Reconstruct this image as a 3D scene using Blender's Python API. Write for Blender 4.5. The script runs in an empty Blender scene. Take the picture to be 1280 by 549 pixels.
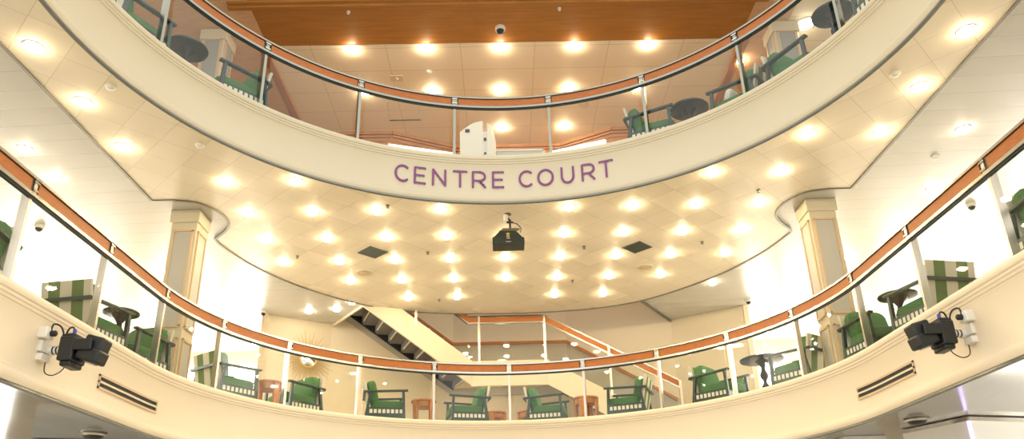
import bpy, bmesh, math, random
from mathutils import Vector, Matrix
from mathutils.geometry import tessellate_polygon
random.seed(7)
COL = bpy.context.scene.collection
PI = math.pi

# ------------------------------------------------------------------ materials
MATS = {}
def mat(name, col, rough=.5, metal=0., spec=.5, emis=None, estr=0., noise=0., nscale=6., coat=0.):
    if name in MATS: return MATS[name]
    m = bpy.data.materials.new(name); m.use_nodes = True
    nt = m.node_tree; b = nt.nodes['Principled BSDF']
    b.inputs['Base Color'].default_value = (*col, 1)
    b.inputs['Roughness'].default_value = rough
    b.inputs['Metallic'].default_value = metal
    b.inputs['Specular IOR Level'].default_value = spec
    b.inputs['Coat Weight'].default_value = coat
    if emis:
        b.inputs['Emission Color'].default_value = (*emis, 1)
        b.inputs['Emission Strength'].default_value = estr
    if noise:
        tc = nt.nodes.new('ShaderNodeTexCoord'); n = nt.nodes.new('ShaderNodeTexNoise')
        n.inputs['Scale'].default_value = nscale; n.inputs['Detail'].default_value = 4
        mx = nt.nodes.new('ShaderNodeMixRGB'); mx.blend_type = 'MULTIPLY'; mx.inputs[0].default_value = noise
        mx.inputs[1].default_value = (*col, 1)
        nt.links.new(tc.outputs['Object'], n.inputs['Vector']); nt.links.new(n.outputs['Fac'], mx.inputs[2])
        nt.links.new(mx.outputs[0], b.inputs['Base Color'])
    MATS[name] = m
    return m

def wood(name, c1, c2, rough=.35, scale=(1.5, 1.5, 14)):
    m = bpy.data.materials.new(name); m.use_nodes = True; nt = m.node_tree; b = nt.nodes['Principled BSDF']
    tc = nt.nodes.new('ShaderNodeTexCoord'); mp = nt.nodes.new('ShaderNodeMapping'); n = nt.nodes.new('ShaderNodeTexNoise')
    cr = nt.nodes.new('ShaderNodeValToRGB')
    mp.inputs['Scale'].default_value = scale; n.inputs['Scale'].default_value = 3; n.inputs['Detail'].default_value = 6
    cr.color_ramp.elements[0].position = .35; cr.color_ramp.elements[1].position = .68
    cr.color_ramp.elements[0].color = (*c1, 1); cr.color_ramp.elements[1].color = (*c2, 1)
    nt.links.new(tc.outputs['Object'], mp.inputs[0]); nt.links.new(mp.outputs[0], n.inputs['Vector'])
    nt.links.new(n.outputs['Fac'], cr.inputs[0]); nt.links.new(cr.outputs[0], b.inputs['Base Color'])
    b.inputs['Roughness'].default_value = rough
    MATS[name] = m; return m

def glass(name, tint, refl=.10):
    m = bpy.data.materials.new(name); m.use_nodes = True; nt = m.node_tree; nt.nodes.clear()
    o = nt.nodes.new('ShaderNodeOutputMaterial'); t = nt.nodes.new('ShaderNodeBsdfTransparent'); g = nt.nodes.new('ShaderNodeBsdfGlossy')
    mx = nt.nodes.new('ShaderNodeMixShader'); f = nt.nodes.new('ShaderNodeLayerWeight'); mu = nt.nodes.new('ShaderNodeMath'); pw = nt.nodes.new('ShaderNodeMath')
    t.inputs[0].default_value = (*tint, 1); g.inputs['Roughness'].default_value = .02; pw.operation = 'POWER'; pw.inputs[1].default_value = 4
    mu.operation = 'MULTIPLY_ADD'; mu.inputs[1].default_value = refl; mu.inputs[2].default_value = .03
    nt.links.new(f.outputs['Facing'], pw.inputs[0]); nt.links.new(pw.outputs[0], mu.inputs[0]); nt.links.new(mu.outputs[0], mx.inputs[0])
    nt.links.new(t.outputs[0], mx.inputs[1]); nt.links.new(g.outputs[0], mx.inputs[2]); nt.links.new(mx.outputs[0], o.inputs[0])
    MATS[name] = m; return m

def panelled(name, col, line, rough, sx, sy, rot, w=.012, offx=0., offy=0., tone=.06, spec=.5, metal=0.):
    """ceiling panels: joints every sx / sy metres, rotated by rot, each panel a touch different"""
    m = bpy.data.materials.new(name); m.use_nodes = True; nt = m.node_tree; b = nt.nodes['Principled BSDF']
    N = nt.nodes.new; L = nt.links.new
    tc = N('ShaderNodeTexCoord'); mp = N('ShaderNodeMapping'); mp.inputs['Rotation'].default_value = (0, 0, rot)
    mp.inputs['Location'].default_value = (offx, offy, 0)
    L(tc.outputs['Object'], mp.inputs[0]); sp = N('ShaderNodeSeparateXYZ'); L(mp.outputs[0], sp.inputs[0])
    def M(op, a, bb=None):
        n = N('ShaderNodeMath'); n.operation = op
        for i, v in enumerate((a, bb)):
            if v is None: continue
            if isinstance(v, (int, float)): n.inputs[i].default_value = v
            else: L(v, n.inputs[i])
        return n.outputs[0]
    lines = []; cells = []
    for k, s in ((0, sx), (1, sy)):
        if not s: continue
        q = M('DIVIDE', sp.outputs[k], s); fr = M('FRACT', q); cells.append(M('FLOOR', q))
        d = M('MINIMUM', fr, M('SUBTRACT', 1., fr)); lines.append(M('LESS_THAN', d, w / s / 2))
    ln = lines[0] if len(lines) == 1 else M('MAXIMUM', lines[0], lines[1])
    cb = N('ShaderNodeCombineXYZ'); L(cells[0], cb.inputs[0])
    if len(cells) > 1: L(cells[1], cb.inputs[1])
    wn = N('ShaderNodeTexWhiteNoise'); L(cb.outputs[0], wn.inputs['Vector'])
    v = M('ADD', M('MULTIPLY', wn.outputs['Value'], tone), 1 - tone)
    hs = N('ShaderNodeHueSaturation'); hs.inputs['Color'].default_value = (*col, 1); L(v, hs.inputs['Value'])
    mx = N('ShaderNodeMixRGB'); mx.inputs[2].default_value = (*line, 1); L(ln, mx.inputs[0]); L(hs.outputs[0], mx.inputs[1])
    L(mx.outputs[0], b.inputs['Base Color'])
    rr = M('ADD', M('MULTIPLY', wn.outputs['Value'], .02), rough); L(rr, b.inputs['Roughness'])
    b.inputs['Specular IOR Level'].default_value = spec; b.inputs['Metallic'].default_value = metal
    bp = N('ShaderNodeBump'); bp.inputs['Strength'].default_value = .12; bp.inputs['Distance'].default_value = .01
    L(M('SUBTRACT', 1., ln), bp.inputs['Height']); L(bp.outputs[0], b.inputs['Normal'])
    MATS[name] = m; return m

def striped(name, a, b_, period, axis=1):
    m = bpy.data.materials.new(name); m.use_nodes = True; nt = m.node_tree; b = nt.nodes['Principled BSDF']; N = nt.nodes.new; L = nt.links.new
    tc = N('ShaderNodeTexCoord'); sp = N('ShaderNodeSeparateXYZ'); L(tc.outputs['Object'], sp.inputs[0])
    d = N('ShaderNodeMath'); d.operation = 'DIVIDE'; L(sp.outputs[axis], d.inputs[0]); d.inputs[1].default_value = period
    a_ = N('ShaderNodeMath'); a_.operation = 'ADD'; L(d.outputs[0], a_.inputs[0]); a_.inputs[1].default_value = 10.25
    f = N('ShaderNodeMath'); f.operation = 'FRACT'; L(a_.outputs[0], f.inputs[0])
    g = N('ShaderNodeMath'); g.operation = 'GREATER_THAN'; L(f.outputs[0], g.inputs[0]); g.inputs[1].default_value = .5
    mx = N('ShaderNodeMixRGB'); mx.inputs[1].default_value = (*a, 1); mx.inputs[2].default_value = (*b_, 1)
    L(g.outputs[0], mx.inputs[0]); L(mx.outputs[0], b.inputs['Base Color']); b.inputs['Roughness'].default_value = .85
    MATS[name] = m; return m

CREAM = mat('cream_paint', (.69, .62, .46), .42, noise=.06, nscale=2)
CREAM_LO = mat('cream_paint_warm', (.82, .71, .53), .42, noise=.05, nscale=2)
WALL = mat('warm_white_wall', (.80, .69, .50), .6, noise=.05, nscale=1.5)
DADO = mat('grey_dado', (.46, .41, .32), .35)
CHROME = mat('brushed_steel', (.66, .63, .57), .22, 1.)
STEEL_DIM = mat('dimmed_rail_steel', (.36, .37, .33), .3, 1.)  # rail steel darkened to mimic the weaker light on the upper ring
CHROME2 = mat('post_steel', (.72, .66, .58), .3, 1.)
EDGE = mat('grey_edge_metal', (.27, .29, .28), .35, .8)
TRIM = mat('ceiling_trim_metal', (.20, .19, .16), .4, .6)
DARKLINE = mat('outline_and_shadow_black', (.02, .03, .025), .5)  # for panel outlines and the painted shadow line below the rail
WOOD = wood('rail_wood', (.40, .115, .018), (.50, .165, .030), .45, (4, 4, 30))
SOFFIT = wood('soffit_veneer', (.36, .155, .035), (.43, .19, .048), .32, (.6, 6, 1))
SIDEWOOD = wood('side_veneer', (.60, .38, .23), (.68, .45, .28), .35, (2, 8, 2))
WALLWOOD = wood('wall_veneer', (.40, .19, .08), (.52, .26, .12), .4, (1, 1, 25))
TABLEWOOD = wood('table_wood', (.46, .17, .05), (.62, .28, .10), .35, (6, 6, 2))
GREEN = mat('green_upholstery', (.085, .235, .085), .9, noise=.35, nscale=40)
BLUEREFL = mat('pale_blue_reflection', (.30, .46, .46), .85, noise=.3, nscale=20)  # glass reflection painted in as pale blue cushion colour
WHITEC = mat('white_cushion', (.85, .82, .75), .85)
FRAME = mat('dark_green_lacquer', (.028, .058, .055), .35)
INLAY = mat('cream_inlay', (.85, .82, .68), .6)
STRIPE = striped('striped_backing', (.70, .66, .54), (.13, .22, .07), .28)
BLACK = mat('black_plastic', (.012, .016, .018), .4)
BLACKTOP = mat('dark_tabletop', (.02, .045, .04), .25, noise=.5, nscale=30)
WHITE = mat('white_plastic', (.85, .83, .77), .4)
PURPLE = mat('purple_lettering', (.22, .055, .21), .4)
RAY = mat('antique_gold', (.52, .37, .16), .45, .3)
GOLD = mat('gold', (.75, .55, .2), .35, .7)
MIRROR = mat('mirror_glass', (.9, .9, .88), .03, 1.)
PANELIN = mat('column_inset', (.52, .50, .45), .5)
BEIGEFR = mat('column_frame', (.66, .50, .32), .5)
VENTM = mat('vent_louvre', (.10, .12, .10), .5, .3)
TREAD = mat('grey_carpet', (.24, .23, .235), .9, noise=.5, nscale=60)
STRING = mat('cream_stringer', (.76, .68, .50), .4, noise=.05, nscale=3)
GLASS = glass('railing_glass', (.975, .985, .97), .35)
LAMP = mat('lamp_lit', (1, .9, .7), .5, emis=(1., .80, .50), estr=68)
LAMP2 = mat('lamp_lit_upper', (1, .9, .7), .5, emis=(1., .78, .50), estr=150)
LAMPW = mat('lamp_lit_outer', (1, .95, .85), .5, emis=(1., .88, .66), estr=48)
DAY = mat('daylit_window', (1, 1, 1), .5, emis=(1., .97, .88), estr=5.5)
VIOLET = mat('violet_led', (.5, .4, .9), .5, emis=(.62, .5, 1.), estr=2)
GLOWTOP = mat('lit_counter_edge', (1, 1, 1), .5, emis=(1., .96, .82), estr=1.1)
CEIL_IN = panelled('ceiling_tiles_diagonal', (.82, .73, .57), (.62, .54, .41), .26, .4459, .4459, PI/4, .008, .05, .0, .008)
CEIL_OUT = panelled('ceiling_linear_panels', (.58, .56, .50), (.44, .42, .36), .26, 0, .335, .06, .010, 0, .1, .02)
CEIL_UP = panelled('upper_ceiling_tiles', (.84, .74, .58), (.62, .52, .38), .4, 1.268, .62, 0, .012, .634, .1, .04)
CEIL_LO = panelled('lower_ceiling_planks', (.34, .33, .31), (.16, .15, .14), .14, 1.2, .36, PI/2 + .1, .014, 0, 0, .25, .6, .35)
FLOORM = mat('beige_floor', (.62, .55, .43), .35, noise=.2, nscale=4)

# ------------------------------------------------------------------ mesh builder
class MB:
    def __init__(s): s.v = []; s.f = []; s.sm = []
    def add(s, vs, fs, smooth=False, M=None):
        o = len(s.v)
        s.v += [tuple(M @ Vector(p)) if M else tuple(p) for p in vs]
        s.f += [[i + o for i in f] for f in fs]; s.sm += [smooth] * len(fs); return s
    def box(s, c, d, M=None):
        x, y, z = c; a, b, h = d[0]/2, d[1]/2, d[2]/2
        vs = [(x+i*a, y+j*b, z+k*h) for k in (-1, 1) for j in (-1, 1) for i in (-1, 1)]
        return s.add(vs, [(0,2,3,1), (4,5,7,6), (0,1,5,4), (2,6,7,3), (0,4,6,2), (1,3,7,5)], False, M)
    def bar(s, p, q, w, h, up=(0, 0, 1), w2=None, h2=None):
        p, q = Vector(p), Vector(q); d = (q-p).normalized(); r = d.cross(Vector(up))
        if r.length < 1e-4: r = d.cross(Vector((1, 0, 0)))
        r.normalize(); u = r.cross(d).normalized(); vs = []
        for c, ww, hh in ((p, w, h), (q, w2 or w, h2 or h)):
            vs += [c - r*ww/2 - u*hh/2, c + r*ww/2 - u*hh/2, c + r*ww/2 + u*hh/2, c - r*ww/2 + u*hh/2]
        return s.add(vs, [(3,2,1,0), (4,5,6,7), (0,1,5,4), (1,2,6,5), (2,3,7,6), (3,0,4,7)])
    def tube(s, pts, r, n=8):
        pts = [Vector(p) for p in pts]
        if len(pts) > 3:
            out = []
            for i in range(len(pts)-1):
                p0, p1, p2, p3 = pts[max(i-1, 0)], pts[i], pts[i+1], pts[min(i+2, len(pts)-1)]
                for k in range(6):
                    t = k/6; out.append(.5*((2*p1) + (p2-p0)*t + (2*p0-5*p1+4*p2-p3)*t*t + (3*p1-p0-3*p2+p3)*t**3))
            pts = out+[pts[-1]]
        vs = []; fs = []; prev = None
        for i, p in enumerate(pts):
            d = (pts[min(i+1, len(pts)-1)] - pts[max(i-1, 0)]).normalized()
            a = prev if prev is not None else (Vector((0, 0, 1)) if abs(d.z) < .9 else Vector((1, 0, 0)))
            x = (a - d*a.dot(d)).normalized(); y = d.cross(x); prev = x
            rr = r[i] if isinstance(r, (list, tuple)) else r
            vs += [p + (x*math.cos(2*PI*k/n) + y*math.sin(2*PI*k/n))*rr for k in range(n)]
        for i in range(len(pts)-1):
            fs += [(i*n+k, i*n+(k+1) % n, (i+1)*n+(k+1) % n, (i+1)*n+k) for k in range(n)]
        s.add(vs, fs, True); o = len(s.v) - len(vs)
        s.f += [[o+k for k in range(n)][::-1], [o+(len(pts)-1)*n+k for k in range(n)]]; s.sm += [False]*2; return s
    def lathe(s, prof, c=(0, 0, 0), n=24, M=None):
        vs = []; fs = []
        for r, z in prof: vs += [(c[0]+r*math.cos(2*PI*k/n), c[1]+r*math.sin(2*PI*k/n), c[2]+z) for k in range(n)]
        for i in range(len(prof)-1): fs += [(i*n+k, i*n+(k+1) % n, (i+1)*n+(k+1) % n, (i+1)*n+k) for k in range(n)]
        s.add(vs, fs, True, M); o = len(s.v) - len(vs)
        s.f += [[o+k for k in range(n)][::-1], [o+(len(prof)-1)*n+k for k in range(n)]]; s.sm += [False]*2; return s
    def prism(s, poly, z0, z1, M=None):
        n = len(poly); vs = [(x, y, z0) for x, y in poly] + [(x, y, z1) for x, y in poly]
        tri = tessellate_polygon([[Vector((x, y, 0)) for x, y in poly]])
        fs = [tuple(t) for t in tri] + [tuple(i+n for i in t)[::-1] for t in tri]
        fs += [(i, (i+1) % n, (i+1) % n+n, i+n) for i in range(n)]
        return s.add(vs, fs, False, M)
    def slab(s, poly3, off):
        """planar polygon in 3-D given thickness along vector off"""
        n = len(poly3); P = [Vector(p) for p in poly3]; o = Vector(off)
        vs = P + [p+o for p in P]; tri = tessellate_polygon([P])
        fs = [tuple(t) for t in tri] + [tuple(i+n for i in t)[::-1] for t in tri] + [(i, (i+1) % n, (i+1) % n+n, i+n) for i in range(n)]
        return s.add(vs, fs)
    def sweep(s, path, prof, closed=True, caps=True):
        """path: [(x,y,nx,ny)], prof: [(r,z)] r measured along the normal"""
        m = len(prof); vs = []; fs = []
        for x, y, nx, ny in path: vs += [(x+nx*r, y+ny*r, z) for r, z in prof]
        k = m if closed else m-1
        for i in range(len(path)-1):
            fs += [(i*m+j, i*m+(j+1) % m, (i+1)*m+(j+1) % m, (i+1)*m+j) for j in range(k)]
        s.add(vs, fs, True)
        if caps and closed:
            o = len(s.v) - len(vs); tri = tessellate_polygon([[Vector((r, z, 0)) for r, z in prof]])
            for t in tri:
                s.f.append([o+i for i in t]); s.f.append([o+(len(path)-1)*m+i for i in t][::-1]); s.sm += [False]*2
        return s
    def pillow(s, c, d, e=.35, M=None, nu=16, nv=10):
        def sp(v, p): return math.copysign(abs(v)**p, v)
        vs = []; fs = []
        for i in range(nv+1):
            t = -PI/2 + PI*i/nv
            for k in range(nu):
                p = 2*PI*k/nu
                vs.append((c[0]+d[0]/2*sp(math.cos(t), e)*sp(math.cos(p), e), c[1]+d[1]/2*sp(math.cos(t), e)*sp(math.sin(p), e), c[2]+d[2]/2*sp(math.sin(t), e)))
        for i in range(nv): fs += [(i*nu+k, i*nu+(k+1) % nu, (i+1)*nu+(k+1) % nu, (i+1)*nu+k) for k in range(nu)]
        return s.add(vs, fs, True, M)
    def build(s, name, material, parent=None, bevel=0):
        me = bpy.data.meshes.new(name); me.from_pydata(s.v, [], s.f); me.materials.append(material)
        me.polygons.foreach_set('use_smooth', s.sm)
        bm = bmesh.new(); bm.from_mesh(me)
        bmesh.ops.remove_doubles(bm, verts=bm.verts, dist=1e-5); bmesh.ops.recalc_face_normals(bm, faces=bm.faces)
        bm.to_mesh(me); bm.free(); me.set_sharp_from_angle(angle=math.radians(38))
        o = bpy.data.objects.new(name, me); COL.objects.link(o)
        if parent: o.parent = parent
        if bevel:
            b = o.modifiers.new('bevel', 'BEVEL'); b.width = bevel; b.segments = 2; b.limit_method = 'ANGLE'
        return o

def tag(o, label=None, cat=None, group=None, kind=None):
    if label: o['label'] = label
    if cat: o['category'] = cat
    if group: o['group'] = group
    if kind: o['kind'] = kind
    return o
def thing(name, label, cat, loc=(0, 0, 0), rz=0, group=None):
    o = bpy.data.objects.new(name, None); o.empty_display_size = .1; COL.objects.link(o)
    o.location = loc; o.rotation_euler = (0, 0, rz); return tag(o, label, cat, group)
def struct(mb, name, m): return tag(mb.build(name, m), kind='structure')
def copy_tree(o, parent=None):
    c = o.copy(); COL.objects.link(c)
    if parent:
        c.parent = parent
    for ch in list(o.children): copy_tree(ch, c)
    return c

# ------------------------------------------------------------------ the two balcony edges in plan
class Path:
    def __init__(s, cx, cy, R, y0): s.cx, s.cy, s.R, s.y0 = cx, cy, R, y0; s.a = cy-y0; s.b = PI*R; s.L = 2*s.a+s.b
    def at(s, t):
        if t < s.a: return (s.cx-s.R, s.y0+t, -1., 0.)
        if t > s.a+s.b: return (s.cx+s.R, s.cy-(t-s.a-s.b), 1., 0.)
        th = -PI/2 + (t-s.a)/s.R; return (s.cx+s.R*math.sin(th), s.cy+s.R*math.cos(th), math.sin(th), math.cos(th))
    def par(s, x, y):
        if y < s.cy: return (y-s.y0) if x < s.cx else s.a+s.b+(s.cy-y)
        return s.a + (math.atan2(x-s.cx, y-s.cy)+PI/2)*s.R
    def seg(s, t0, t1, step=.1):
        n = max(1, int(abs(t1-t0)/step+.999)); return [s.at(t0+(t1-t0)*i/n) for i in range(n+1)]
LOW = Path(.10, 8.30, 4.167, 3.2)
UPP = Path(.0455, 5.276, 4.065, 2.2)
LP = [(-4.13, 4.45), (-4.13, 5.809), (-4.099, 7.167), (-4.075, 8.535), (-3.815, 9.755), (-3.198, 10.839), (-2.288, 11.684), (-1.158, 12.228),
      (.079, 12.468), (1.324, 12.3125), (2.467, 11.7455), (3.372, 10.89), (4.0005, 9.819), (4.2227, 8.505), (4.2446, 7.149), (4.254, 5.765), (4.254, 4.4)]
UPO = [(-4.0, 5.42), (-3.726, 6.785), (-2.997, 7.976), (-1.939, 8.832), (-.646, 9.274), (.728, 9.2826), (2.032, 8.833), (3.101, 7.943), (3.838, 6.7526), (4.1, 5.4)]

def fascia_profile(zb, h=.76):
    z = lambda d: zb - d*h/.76
    return [(.05, zb), (-.035, zb), (-.052, z(.02)), (-.058, z(.045)), (-.05, z(.07)), (-.036, z(.078)), (-.036, z(.10)), (-.024, z(.108)), (-.02, z(.13)),
            (-.008, z(.137)), (-.004, z(.158)), (0, z(.165)), (0, z(.59)), (-.006, z(.6)), (-.01, z(.618)), (-.022, z(.625)), (-.026, z(.64)), (-.05, z(.66)), (-.062, z(.69)),
            (-.06, z(.72)), (-.045, z(.745)), (-.02, z(.75)), (.0, z(.75)), (.0, z(.70)), (.05, z(.70))]
def fascia(path, name, zb, h, m, ename):
    struct(MB().sweep(path.seg(0, path.L), fascia_profile(zb, h)), name, m)
    zz = zb - .75*h/.76
    struct(MB().sweep(path.seg(0, path.L), [(-.046, zz-.001), (-.05, zz-.02), (-.035, zz-.026), (-.012, zz-.026), (-.012, zz-.001)]), ename, EDGE)
fascia(UPP, 'wall_upper_balcony', 7.11, .76, CREAM, 'trim_1')
fascia(LOW, 'wall_lower_balcony', 3.925, .80, CREAM_LO, 'trim_2')

# ------------------------------------------------------------------ railings
def railing(path, pts, zb, zt, label, name):
    root = thing(name, label, 'railing', (0, 0, 0))
    steel = STEEL_DIM if path is UPP else CHROME; pm = STEEL_DIM if path is UPP else CHROME2
    ts = [path.par(*p) for p in pts]
    t0, t1 = ts[0], ts[-1]
    full = path.seg(t0, t1)
    MB().sweep(full, [(-.035, zt-.03), (.035, zt-.03), (.035, zt-.006), (.02, zt), (-.02, zt), (-.035, zt-.006)]).build('top_rail', steel, root)
    MB().sweep(full, [(-.03, zt-.185), (.03, zt-.185), (.03, zt-.152), (-.03, zt-.152)]).build('lower_rail', steel, root)
    MB().sweep(full, [(-.014, zt-.205), (.014, zt-.205), (.014, zt-.185), (-.014, zt-.185)]).build('rail_shadow', DARKLINE, root)  # dark strip standing in for the shadow line under the lower rail
    for i in range(len(ts)-1):
        a, b = ts[i], ts[i+1]
        MB().sweep(path.seg(a+.055, b-.055), [(-.018, zt-.142), (.018, zt-.142), (.018, zt-.038), (-.018, zt-.038)]).build('wood_panel', WOOD, root)
        MB().sweep(path.seg(a+.04, b-.04), [(-.012, zt-.152), (.012, zt-.152), (.012, zt-.03), (-.012, zt-.03)]).build('panel_backing', DARKLINE, root)
        MB().sweep(path.seg(a+.07, b-.07, .2), [(-.006, zb+.01), (.006, zb+.01), (.006, zt-.2), (-.006, zt-.2)]).build('glass_pane', GLASS, root)
    for t in ts:
        x, y, nx, ny = path.at(t); M = Matrix.Translation((x, y, 0)) @ Matrix.Rotation(math.atan2(ny, nx), 4, 'Z')
        p = MB().box((.035, 0, (zb+zt-.16)/2), (.075, .038, zt-.16-zb), M).box((.0, 0, zt-.09), (.045, .045, .17), M).build('post', pm, root)
        for dz in (-.05, -.125): MB().box((-.026, 0, zt+dz), (.012, .075, .016), M).build('bracket', CHROME, p)
    return root
railing(LOW, LP, 3.925, 4.90, 'curved glass railing with orange wood band and steel posts along the lower balcony', 'balcony_railing')
railing(UPP, UPO, 7.11, 8.096, 'curved glass railing with brown wood band above the lettered upper balcony', 'balcony_railing')

# ------------------------------------------------------------------ ceilings, floors, walls
def catmull(P, n=8):
    out = []
    for i in range(len(P)-1):
        p0, p1, p2, p3 = [Vector((*P[min(max(j, 0), len(P)-1)], 0)) for j in (i-1, i, i+1, i+2)]
        for k in range(n):
            t = k/n; q = .5*((2*p1) + (p2-p0)*t + (2*p0-5*p1+4*p2-p3)*t*t + (3*p1-p0-3*p2+p3)*t**3); out.append((q.x, q.y))
    out.append(P[-1]); return out
discR = [(0, 14.83), (1.65, 14.66), (2.78, 14.15), (3.77, 13.07), (4.36, 11.97), (4.62, 10.95)]
disc_full = catmull([(.08-x, y) for x, y in discR[::-1]] + [(.08+x, y) for x, y in discR[1:]], 8)
notchL = catmull([(-4.62, 9.49), (-4.30, 9.59), (-4.11, 9.95), (-4.12, 10.3), (-4.27, 10.58), (-4.52, 10.85)], 6)
notchR = [(.09-x, y+.05) for x, y in notchL]
inner = [(-4.93, 2.2), (-4.93, 9.49)] + notchL + disc_full[1:-1] + notchR[::-1] + [(5.03, 9.54), (5.03, 2.2)]
upath = UPP.seg(0, UPP.L)
void = [(x+nx*.012, y+ny*.012) for x, y, nx, ny in upath]
inner_poly = inner + void[::-1]
ceiling = struct(MB().prism(inner_poly, 6.60, 6.66), 'ceiling_inner', CEIL_IN)
bd = inner
tr = []
for i, p in enumerate(bd):
    a = Vector(bd[max(i-1, 0)]); b = Vector(bd[min(i+1, len(bd)-1)]); d = (b-a).normalized(); tr.append((p[0], p[1], -d.y, d.x))
struct(MB().sweep(tr, [(-.006, 6.585), (.028, 6.585), (.028, 6.63), (-.006, 6.63)]), 'trim_3', TRIM)
outer_pts = [(-9.5, 2.2), (-4.93, 2.2), (-4.93, 9.49)] + notchL + [p for p in disc_full[1:] if p[0] < -2.75] + [(-2.80, 14.17), (-3.69, 15.46), (-4.9, 14.63), (-4.9, 17.5), (-9.5, 17.5)]
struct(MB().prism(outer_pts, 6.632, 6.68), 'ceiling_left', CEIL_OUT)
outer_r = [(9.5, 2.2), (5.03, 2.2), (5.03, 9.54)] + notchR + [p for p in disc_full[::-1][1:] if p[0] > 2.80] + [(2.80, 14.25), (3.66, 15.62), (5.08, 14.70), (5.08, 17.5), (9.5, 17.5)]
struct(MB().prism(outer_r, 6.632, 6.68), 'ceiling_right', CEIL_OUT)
# edge of the stair opening
struct(MB().slab([(-2.79, 14.16, 6.585), (-3.70, 15.47, 6.585), (-3.70, 15.47, 7.0), (-2.79, 14.16, 7.0)], (.03, .02, 0)), 'trim_4', WALL)
struct(MB().slab([(2.79, 14.24, 6.585), (3.67, 15.63, 6.585), (3.67, 15.63, 7.0), (2.79, 14.24, 7.0)], (-.03, .02, 0)), 'trim_5', TRIM)
# floors
fl = [(-9.5, 2.2)] + [(x+nx*.055, y+ny*.055) for x, y, nx, ny in UPP.seg(0, UPP.L)] + [(9.5, 2.2), (9.5, 14.9), (4.9, 14.9), (2.8, 14.1), (2.2, 14.1), (-2.2, 14.1), (-2.8, 14.1), (-4.9, 14.9), (-9.5, 14.9)]
struct(MB().prism(fl, 6.86, 7.0), 'floor_upper', FLOORM)
fl = [(-9.5, 3.2)] + [(x+nx*.055, y+ny*.055) for x, y, nx, ny in LOW.seg(0, LOW.L)] + [(9.5, 3.2), (9.5, 17.5), (-9.5, 17.5)]
struct(MB().prism(fl, 3.70, 3.85), 'floor_middle', FLOORM)
struct(MB().prism([(-9.5, -2), (9.5, -2), (9.5, 17.5), (-9.5, 17.5)], -.12, 0), 'floor', FLOORM)
fl = [(-9.5, 3.2)] + [(x+nx*.012, y+ny*.012) for x, y, nx, ny in LOW.seg(0, LOW.L)] + [(9.5, 3.2), (9.5, 17.5), (-9.5, 17.5)]
struct(MB().prism(fl, 3.33, 3.40), 'ceiling_lower', CEIL_LO)
# middle deck walls : octagonal stair bay, then the lounges left and right
bay = [(-4.9, 14.63), (-3.69, 15.46), (-1.15, 16.42), (1.42, 16.42), (3.66, 15.65), (5.08, 14.72)]
def wall_run(pts, z0, z1, th=.12):
    b = MB()
    for p, q in zip(pts, pts[1:]):
        d = Vector((q[0]-p[0], q[1]-p[1], 0)).normalized(); n = Vector((-d.y, d.x, 0))*th
        b.slab([(p[0], p[1], z0), (q[0], q[1], z0), (q[0], q[1], z1), (p[0], p[1], z1)], n)
    return b
struct(wall_run(bay, 3.85, 9.9), 'wall_bay', WALL)
struct(wall_run([(-4.9, 17.5), (-4.9, 14.63)], 3.85, 6.64, .10), 'wall_bay_left', WALL)
struct(wall_run([(5.08, 14.72), (5.08, 17.5)], 3.85, 6.64, .10), 'wall_bay_right', WALL)
struct(MB().tube([(-4.9, 14.6, 3.85), (-4.9, 14.6, 6.6)], .018), 'trim_6', BEIGEFR)
struct(MB().box((-9.45, 9.8, 5.2), (.1, 15.4, 2.9)), 'wall_left', WALL)
struct(MB().box((9.45, 9.8, 5.2), (.1, 15.4, 2.9)), 'wall_right', WALL)
struct(MB().box((-7.2, 17.45, 5.2), (4.6, .1, 2.9)), 'wall_back_left', WALL)
struct(MB().box((7.2, 17.45, 5.2), (4.4, .1, 2.9)), 'wall_back_right', WALL)
k = 1
for s in (-1, 1):
    for yy in (11.3, 13.6, 15.9):
        struct(MB().box((s*9.385, yy, 5.25), (.02, 1.95, 2.1)), 'window_%d' % k, DAY); k += 1
    for xx in (5.9, 7.9):
        struct(MB().box((s*xx, 17.385, 5.25), (1.6, .02, 2.1)), 'window_%d' % k, DAY); k += 1
# lower deck : side walls with daylight
for s, nm in ((-1, 'wall_lower_left'), (1, 'wall_lower_right')):
    struct(MB().box((s*9.45, 9.8, 1.7), (.1, 15.4, 3.3)), nm, WALL)
    for yy in (6.0, 9.5, 13.0):
        struct(MB().box((s*9.385, yy, 1.9), (.02, 2.4, 1.9)), 'window_%d' % k, DAY); k += 1
struct(MB().box((0, 17.45, 1.7), (19, .1, 3.3)), 'wall_lower_back', WALL)
# upper deck
K = 1.01463
ZU = 9.92
SX = 4.0
struct(MB().box((0.05, (9.365+10.35)/2, ZU+.06), (8.5, .985, .10)), 'ceiling_wood_band', SOFFIT)
mb = MB()
for (y0, z0, w, h) in ((9.365, ZU-.06, .07, .20), (9.30, ZU-.02, .07, .20), (9.23, ZU+.03, .08, .2)): mb.box((0.05, y0-w/2+.03, z0+h/2), (8.5, w, h))
struct(mb, 'trim_7', SOFFIT)
struct(MB().box((0.05, 9.15, 10.6), (8.5, .06, 1.1)), 'wall_top_deck', SOFFIT)
uw = [(-6.5, 13.06), (-2.17, 13.06), (-.91, 13.66), (1.27, 13.64), (2.29, 13.06), (6.5, 13.06)]
struct(MB().prism([(-3.88, 10.352), (4.13, 10.352), (4.13, 13.06), (2.29, 13.06), (1.27, 13.64), (-.91, 13.66), (-2.17, 13.06), (-3.88, 13.06)], ZU, ZU+.08), 'ceiling_upper', CEIL_UP)
struct(MB().box((-5.6, 10.2, ZU+.045), (3.44, 5.7, .08)), 'ceiling_upper_left', SIDEWOOD)
struct(MB().box((4.47, 10.9, ZU+.045), (.68, 4.3, .08)), 'ceiling_upper_right', SIDEWOOD)
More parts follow.
